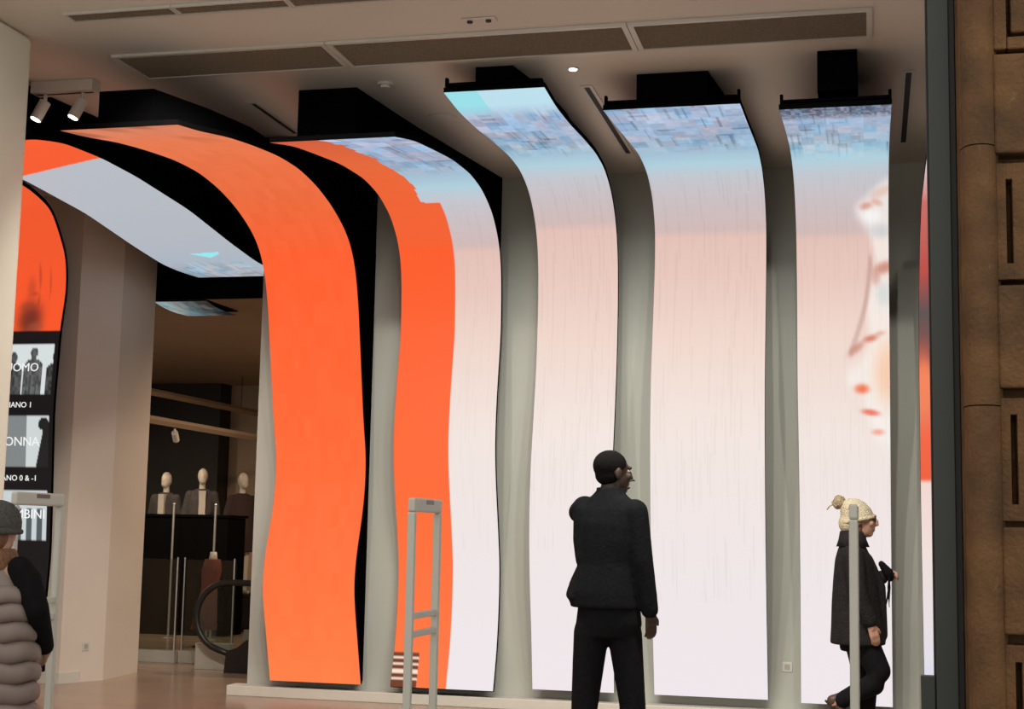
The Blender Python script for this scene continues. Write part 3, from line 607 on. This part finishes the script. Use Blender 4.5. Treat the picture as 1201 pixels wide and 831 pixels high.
bm = bmesh.new(); prism(bm, [(-.12, -.0), (1.6, 0), (1.6, .30), (.12, .34), (.02, .26), (-.1, .22)], -.10, .10)
me = mesh_from_bm('skirt', bm)
for v in me.vertices: v.co = Vector((v.co.x+.15, v.co.z, v.co.y))
link('newel_skirt', me, M['rubber'], t)
obj('side_panel', B(-.42, -.02, .16, .24, 0, .27, bev=.004), M['panel'], t); obj('side_panel', B(-.01, 1.6, .45, .50, 0, .40, bev=.004), M['panel'], t)
bm = bmesh.new(); tube(bm, [(-.05, .8, .98), (.25, .8, .80), (1.5, .8, .1)], .028, 8); obj('far_handrail', bm, M['rubber'], t)
t = thing('red_stand_in', 'made-up dress form for an unclear red patch behind the escalator glass', 'dress form', (-8.0, 17.0, 0))  # invented form standing in for a red blur of unknown origin
bm = bmesh.new(); disc(bm, .16, 0, .02); obj('base', bm, M['counter'], t); bm = bmesh.new(); tube(bm, [(0, 0, .02), (0, 0, .4)], .015, 8); obj('pole', bm, M['steel'], t)
bm = bmesh.new(); loft(bm, [(-.03, 0, .22, .17, .15, 0), (0, 0, .55, .12, .11, 0), (.02, 0, .72, .10, .09, 0), (.04, 0, .95, .13, .10, 0), (.05, 0, 1.08, .10, .07, 0)], 24); obj('dress', bm, M['red'], t, smooth=True)
bm = bmesh.new(); loft(bm, [(.05, 0, 1.06, .06, .05, 0), (.055, 0, 1.13, .045, .045, 0), (.055, 0, 1.17, .04, .04, 0)], 16); obj('neck', bm, M['mann'], t, smooth=True)

# ------------------------------------------------------------------ people
def rotz(a): return Matrix.Rotation(a, 3, 'Z')
def head(bm, c, yaw, s=1.0, pitch=0):
    """face looks along local -Y turned by yaw; c = centre of the head"""
    R = rotz(yaw) @ Matrix.Rotation(pitch, 3, 'X'); c = Vector(c)
    def e(p, r): ball(bm, c+R @ (Vector(p)*s), [q*s for q in r], R)
    e((0, .015, .03), (.076, .098, .088)); e((0, -.03, -.035), (.062, .066, .085)); e((0, -.055, -.088), (.034, .034, .028))
    e((0, -.088, .03), (.05, .018, .014)); e((0, -.102, -.012), (.012, .020, .028)); e((0, -.112, -.025), (.016, .014, .012))
    e((0, -.088, -.055), (.024, .013, .008)); e((0, -.086, -.068), (.021, .013, .008))
    for k in (-1, 1): e((k*.078, .01, -.01), (.010, .022, .034)); e((k*.045, -.07, -.02), (.022, .02, .022))
    return R, c
def eyes(c, R, s, parent):
    for k in (-1, 1):
        bm = bmesh.new(); ball(bm, Vector(c)+R @ Vector((k*.031, -.074, .008))*s, .0125*s, u=10, v=8); ey = obj('eye', bm, M['eye'], parent, smooth=True)
        bm = bmesh.new(); ball(bm, Vector(c)+R @ Vector((k*.031, -.0845, .008))*s, .0055*s, u=8, v=6); obj('iris', bm, M['dark'], ey)
def hand(bm, w_, d, nrm, thumb, curl=.5, s=1.0):
    """w_: wrist, d: direction of the fingers, nrm: palm side, thumb: direction across the palm toward the thumb"""
    w_ = Vector(w_); d = Vector(d).normalized(); nrm = Vector(nrm); nrm = (nrm-d*nrm.dot(d)).normalized(); sd = d.cross(nrm)
    if sd.dot(Vector(thumb)) < 0: sd = -sd
    limb(bm, [w_, w_+d*.03*s], [.026*s, .026*s])
    for k in (-1.2, -.4, .4, 1.2): limb(bm, [w_+d*.02*s+sd*k*.012*s, w_+d*.085*s+sd*k*.019*s], [.016*s, .013*s], 8)
    for k, ln in ((1.5, .072), (.5, .082), (-.5, .076), (-1.5, .060)):
        p0 = w_+d*.085*s+sd*k*.0175*s; a = curl*.5; p1 = p0+(d*math.cos(a)+nrm*math.sin(a))*ln*.5*s; a = curl*1.3; p2 = p1+(d*math.cos(a)+nrm*math.sin(a))*ln*.3*s; a = curl*2; p3 = p2+(d*math.cos(a)+nrm*math.sin(a))*ln*.25*s
        limb(bm, [p0, p1, p2, p3], [.0095*s, .0088*s, .008*s, .007*s], 8)
    t0 = w_+d*.03*s+sd*.024*s; t1 = t0+(d*.7+sd*.6+nrm*.3).normalized()*.035*s; t2 = t1+(d*.9+sd*.2+nrm*.5).normalized()*.03*s; limb(bm, [t0, t1, t2], [.013*s, .0105*s, .0085*s], 8)
def shoe(c, yaw, m, parent, pitch=0, s=1.0):
    bm = bmesh.new(); R = rotz(yaw) @ Matrix.Rotation(pitch, 3, 'X'); c = Vector(c)
    for p, r in (((0, .05, .045), (.042, .055, .05)), ((0, -.03, .035), (.044, .09, .038)), ((0, -.12, .03), (.046, .07, .03)), ((0, .04, .085), (.04, .045, .04))): ball(bm, c+R @ (Vector(p)*s), [q*s for q in r], R)
    sh = fuse('shoe', bm, m, parent, .010, 3)
    bm = bmesh.new()
    for a in range(1): loft(bm, [(0, -.045*s, 0, .044*s, .145*s, 0), (0, -.045*s, .014*s, .046*s, .148*s, 0)], 20)
    for v in bm.verts: v.co = c+R @ v.co
    obj('sole', bm, M['shoe'], sh)

# --- man in a black suit, seen from behind, arm raised, head turned right
BX, BY = -1.43, 8.2
man = thing('person', 'man in a black suit seen from behind, arm raised, watching the screens', 'person', (BX, BY, 0))
by = math.radians(-24); hy = PI-math.radians(50); hc = (.012, .02, 1.838)
bm = bmesh.new(); Rm, hcv = head(bm, hc, hy, 1.03)
limb(bm, [(-.012, .01, 1.60), (0, .015, 1.75)], [.066, .060]); loft(bm, [(0, 0, .95, .14, .10, by), (0, 0, 1.2, .13, .09, by), (0, 0, 1.5, .16, .10, by), (0, 0, 1.62, .12, .07, by)])
limb(bm, [(.155, -.06, 1.60), (.20, -.075, 1.34), (.238, -.045, 1.075)], [.05, .038, .028]); hand(bm, (.238, -.045, 1.075), (.06, .10, -1), (-.5, .8, 0), (.3, 1, 0), .55, 1.02)
limb(bm, [(-.16, .07, 1.62), (-.19, .22, 1.60), (-.03, .30, 1.72)], [.05, .036, .028]); hand(bm, (-.03, .30, 1.72), (.5, -.3, .6), (.8, -.4, 0), (.2, .8, .3), .5, 1.02)
for s, kx in ((-1, -.135), (1, .14)): limb(bm, [(s*.085, 0, .96), (kx, .0, .53), (kx, .0, .09)], [.085, .055, .04])
fuse('body', bm, M['skin_d'], man, .0075, 2); eyes(hcv, Rm, 1.03, man)
bm = bmesh.new(); ball(bm, hcv+Rm @ Vector((0, .022, .040)), (.0835, .1035, .089), Rm); ball(bm, hcv+Rm @ Vector((0, .035, -.015)), (.070, .075, .06), Rm); fuse('hair', bm, M['hair'], man, .009, 2)
bm = bmesh.new()
loft(bm, [(-.022, 0, 1.085, .212, .150, by), (-.03, 0, 1.17, .214, .148, by), (-.008, 0, 1.33, .182, .134, by), (0, 0, 1.45, .192, .138, by), (-.004, 0, 1.55, .196, .132, by), (-.004, 0, 1.625, .192, .112, by), (-.005, 0, 1.675, .160, .090, by), (-.004, .005, 1.715, .100, .080, by), (0, .01, 1.745, .076, .076, by)], 32)
limb(bm, [(.148, -.06, 1.615), (.196, -.075, 1.35), (.236, -.048, 1.085)], [.078, .062, .050]); limb(bm, [(-.155, .05, 1.635), (-.195, .10, 1.615), (-.195, .21, 1.60), (-.045, .29, 1.70)], [.074, .064, .056, .048])
limb(bm, [(-.165, .03, 1.30), (-.20, .03, 1.22), (-.232, .02, 1.15)], [.03, .032, .022]); ball(bm, (-.185, .02, 1.14), (.05, .09, .05)); limb(bm, [(-.150, .03, 1.62), (-.160, .02, 1.46), (-.145, .0, 1.35)], [.066, .055, .05])
jk = fuse('jacket', bm, M['suit'], man, .011, 4)
bm = bmesh.new(); loft(bm, [(0, .01, 1.70, .086, .084, by), (0, .012, 1.752, .080, .080, by), (0, .012, 1.755, .070, .070, by), (0, .012, 1.71, .07, .07, by)], 24); obj('collar', bm, M['suit'], jk, smooth=True)
bm = bmesh.new(); loft(bm, [(0, 0, .925, .165, .125, by*.5), (0, 0, 1.0, .195, .135, by*.7), (0, 0, 1.14, .185, .125, by)], 28)
limb(bm, [(-.098, 0, .95), (-.132, 0, .53), (-.14, 0, .07)], [.100, .075, .07]); limb(bm, [(.09, 0, .95), (.138, 0, .56), (.145, 0, .07)], [.098, .074, .07]); fuse('trousers', bm, M['suit2'], man, .011, 4)
shoe((-.14, .0, 0), PI-.2, M['shoe'], man); shoe((.140, 0, 0), PI-.5, M['shoe'], man)

# --- woman walking right in a dark coat and cream knit hat
WX, WY = -.10, 10.4
wo = thing('person', 'woman walking right in dark coat and cream knitted hat', 'person', (WX, WY, 0))
hy = math.radians(90); hc = (.025, 0, 1.625)
bm = bmesh.new(); Rw, hcv = head(bm, hc, hy, 1.0, .05)
limb(bm, [(-.03, 0, 1.40), (.0, 0, 1.55)], [.06, .05]); loft(bm, [(-.0, 0, .80, .10, .15, 0), (-.02, 0, 1.1, .10, .14, 0), (-.03, 0, 1.35, .10, .17, 0), (-.03, 0, 1.44, .07, .12, 0)])
limb(bm, [(-.02, -.17, 1.38), (.01, -.22, 1.13), (.085, -.20, .935)], [.045, .036, .026]); hand(bm, (.085, -.20, .935), (.32, .05, -1), (-.3, .9, 0), (1, 0, .3), .5, .98)
limb(bm, [(-.02, .17, 1.38), (.02, .22, 1.15), (.17, .12, 1.24)], [.045, .036, .026]); hand(bm, (.17, .12, 1.24), (.8, -.4, .2), (0, -.8, -.5), (.3, -.2, 1), .9, .95)
limb(bm, [(.0, .08, .85), (.06, .08, .48), (.04, .08, .10)], [.08, .055, .04]); limb(bm, [(.02, -.078, .85), (.128, -.08, .61), (.08, -.08, .52), (-.16, -.08, .395)], [.075, .055, .05, .036])
fuse('body', bm, M['skin_l'], wo, .0075, 2); eyes(hcv, Rw, 1.0, wo)
bm = bmesh.new(); ball(bm, hcv+Vector((-.035, 0, -.045)), (.07, .078, .10)); fuse('hair', bm, M['hairb'], wo, .01, 3)
bm = bmesh.new(); loft(bm, [(.002, 0, 1.615, .106, .098, 0), (-.0, 0, 1.66, .112, .100, 0), (-.012, 0, 1.71, .100, .092, 0), (-.022, 0, 1.75, .070, .068, 0), (-.028, 0, 1.77, .03, .03, 0)], 32); ball(bm, (-.05, 0, 1.60), (.075, .09, .08))
hat = fuse('knit_hat', bm, M['knit'], wo, .009, 3)
bm = bmesh.new(); tube(bm, [(.002+.110*math.cos(2*PI*k/24), .102*math.sin(2*PI*k/24), 1.622+.022*math.cos(2*PI*k/24)) for k in range(25)], .014, 8, False); obj('hat_brim', bm, M['knit'], hat, smooth=True)
bm = bmesh.new(); ball(bm, (-.118, 0, 1.742), .044, u=20, v=14)
for v in bm.verts: v.co += (v.co-Vector((-.118, 0, 1.742))).normalized()*random.uniform(-.006, .008)
obj('bobble', bm, M['knitp'], hat, smooth=True)
bm = bmesh.new(); tube(bm, [(-.15, -.01, 1.73), (-.18, -.02, 1.715), (-.20, -.02, 1.69)], .005, 6); obj('hat_string', bm, M['knitp'], hat)
bm = bmesh.new()
for s in (-1, 1):
    tube(bm, [hcv+Vector((.098, s*.032+.02*math.cos(2*PI*k/12), .004+.018*math.sin(2*PI*k/12))) for k in range(13)], .003, 6, False); tube(bm, [hcv+Vector((.098, s*.052, .008)), hcv+Vector((0, s*.078, .01))], .003, 6)
obj('glasses', bm, M['dark'], wo)
bm = bmesh.new()
loft(bm, [(.0, 0, .785, .185, .215, 0), (-.0, 0, .90, .178, .205, 0), (-.008, 0, 1.06, .165, .195, 0), (-.012, 0, 1.22, .150, .20, 0), (-.024, 0, 1.35, .125, .20, 0), (-.03, 0, 1.42, .10, .17, 0), (-.03, 0, 1.47, .078, .09, 0), (-.028, 0, 1.53, .074, .078, 0)], 32)
limb(bm, [(-.025, -.165, 1.39), (.005, -.215, 1.13), (.08, -.20, .955)], [.072, .064, .050]); limb(bm, [(-.02, .165, 1.39), (.02, .21, 1.15), (.16, .125, 1.235)], [.072, .062, .050]); limb(bm, [(.06, -.02, 1.35), (.145, 0, 1.17), (.165, 0, .85)], [.05, .045, .035])
ct = fuse('coat', bm, M['coat'], wo, .012, 4)
bm = bmesh.new(); loft(bm, [(-.028, 0, 1.44, .112, .14, 0), (-.03, 0, 1.49, .094, .105, 0), (-.03, 0, 1.545, .084, .088, 0), (-.03, 0, 1.55, .07, .074, 0), (-.025, 0, 1.48, .07, .075, 0)], 24); obj('collar', bm, M['coat'], ct, smooth=True)
bm = bmesh.new(); limb(bm, [(.16, -.05, 1.33), (.205, -.03, 1.27), (.215, -.02, 1.24)], [.022, .036, .03]); sc = fuse('scarf', bm, M['sleeve'], wo, .009, 2)
for k in range(5): bm = bmesh.new(); y = -.05+k*.018; tube(bm, [(.21, y, 1.25), (.208+.008*math.sin(k*2), y, 1.17), (.20+.01*math.cos(k*3), y, 1.08-.02*(k % 3))], [.006, .005, .003], 6); obj('tassel', bm, M['sleeve'], sc)
bm = bmesh.new(); loft(bm, [(.0, 0, .74, .12, .16, 0), (0, 0, .95, .13, .16, 0)])
limb(bm, [(.0, .075, .85), (.055, .075, .48), (.035, .075, .11)], [.105, .072, .056]); limb(bm, [(.02, -.075, .85), (.135, -.08, .62), (.10, -.08, .53), (-.11, -.08, .415)], [.105, .082, .075, .055]); fuse('trousers', bm, M['suit2'], wo, .011, 4)
shoe((.035, .075, 0), math.radians(90), M['leather'], wo, 0, .95); shoe((-.155, -.08, .345), math.radians(90), M['leather'], wo, .75, .9)

# --- person at the left edge: mauve puffer vest over black sleeves
LX, LY = -4.06, 6.3
lp = thing('person', 'person in mauve puffer vest and black sleeves at the left edge', 'person', (LX, LY, 0))
hy = PI-math.radians(20); hc = (-.015, .01, 1.475)
bm = bmesh.new(); Rl, hcv = head(bm, hc, hy, .98)
limb(bm, [(0, 0, 1.28), (0, 0, 1.42)], [.055, .05]); loft(bm, [(0, 0, .80, .15, .11, 0), (0, 0, 1.0, .13, .09, 0), (0, 0, 1.2, .15, .10, 0), (0, 0, 1.30, .11, .07, 0)])
limb(bm, [(.15, 0, 1.26), (.255, -.02, 1.08), (.21, .13, .89)], [.045, .036, .026]); hand(bm, (.21, .13, .89), (-.5, .7, -.5), (-.8, -.5, 0), (0, .3, 1), .5, .95)
limb(bm, [(-.15, 0, 1.26), (-.22, 0, 1.04), (-.20, .12, .85)], [.045, .036, .026]); hand(bm, (-.20, .12, .85), (.2, .7, -.5), (.8, -.5, 0), (0, .3, 1), .5, .95)
for s in (-1, 1): limb(bm, [(s*.08, 0, .82), (s*.09, 0, .44), (s*.09, 0, .09)], [.085, .055, .04])
fuse('body', bm, M['skin_l'], lp, .0075, 2); eyes(hcv, Rl, .98, lp)
bm = bmesh.new(); ball(bm, hcv+Rl @ Vector((0, .035, -.05)), (.085, .08, .10), Rl); fuse('hair', bm, M['hairb'], lp, .01, 3)
bm = bmesh.new(); hv = Vector((hcv.x, hcv.y, 0)); loft(bm, [(hv.x, hv.y, 1.44, .098, .115, hy), (hv.x, hv.y, 1.50, .100, .117, hy), (hv.x, hv.y, 1.55, .088, .10, hy), (hv.x, hv.y, 1.585, .058, .065, hy), (hv.x, hv.y, 1.60, .02, .02, hy)], 28); hat = fuse('knit_hat', bm, M['knitg'], lp, .009, 3)
bm = bmesh.new(); tube(bm, [(hv.x+.102*math.cos(2*PI*k/24), hv.y+.115*math.sin(2*PI*k/24), 1.45) for k in range(25)], .014, 8, False); obj('hat_brim', bm, M['knitg'], hat, smooth=True)
bm = bmesh.new(); loft(bm, [(0, 0, 1.26, .10, .10, 0), (0, 0, 1.33, .095, .10, 0), (0, 0, 1.37, .082, .085, 0)], 24); fuse('scarf', bm, M['hairb'], lp, .011, 3)
vest = None; lev = [.56, .655, .75, .845, .94, 1.03, 1.115, 1.195]
rad = [.225, .232, .235, .235, .225, .215, .205, .19]
vb = bmesh.new(); loft(vb, [(0, 0, .53, .20, .15, 0), (0, 0, .9, .205, .145, 0), (0, 0, 1.15, .175, .125, 0), (0, 0, 1.255, .12, .09, 0), (0, 0, 1.30, .085, .085, 0)], 28); vest = fuse('puffer_vest', vb, M['puffer'], lp, .012, 2)
for i in range(len(lev)-1):            # each quilted baffle bulges on its own
    z0, z1, a, c_ = lev[i], lev[i+1], rad[i], rad[i+1]; bm = bmesh.new(); rs = []
    for k in range(7): f = k/6; bulge = .022*math.sin(PI*f)**.6 if 0 < f < 1 else -.004; rr = a+(c_-a)*f+bulge-.012; rs.append((0, 0, z0+(z1-z0)*f, rr, rr*.74, 0))
    loft(bm, rs, 36)
    for v in bm.verts: t_ = math.atan2(v.co.y, v.co.x); q = 1+.012*math.sin(t_*11+i*2.3)+.010*math.sin(t_*23+i*5.1); v.co.x *= q; v.co.y *= q; v.co.z += .006*math.sin(t_*7+i)
    obj('baffle', bm, M['puffer'], vest, smooth=True)
bm = bmesh.new(); limb(bm, [(.13, -.01, 1.275), (.175, -.01, 1.22), (.245, -.03, 1.09)], [.062, .066, .056]); limb(bm, [(.245, -.03, 1.09), (.205, .12, .91)], [.056, .045]); fuse('sleeve', bm, M['sleeve'], lp, .010, 3)
bm = bmesh.new(); limb(bm, [(-.15, 0, 1.26), (-.22, 0, 1.04)], [.066, .056]); limb(bm, [(-.22, 0, 1.04), (-.20, .11, .87)], [.056, .045]); fuse('sleeve', bm, M['sleeve'], lp, .010, 3)
bm = bmesh.new()
for s in (-1, 1): limb(bm, [(s*.085, 0, .80), (s*.092, 0, .44), (s*.092, 0, .08)], [.10, .07, .06])
loft(bm, [(0, 0, .70, .15, .11, 0), (0, 0, .9, .16, .12, 0)]); fuse('trousers', bm, M['suit2'], lp, .012, 3)
shoe((-.092, 0, 0), PI, M['shoe'], lp); shoe((.092, 0, 0), PI, M['shoe'], lp)
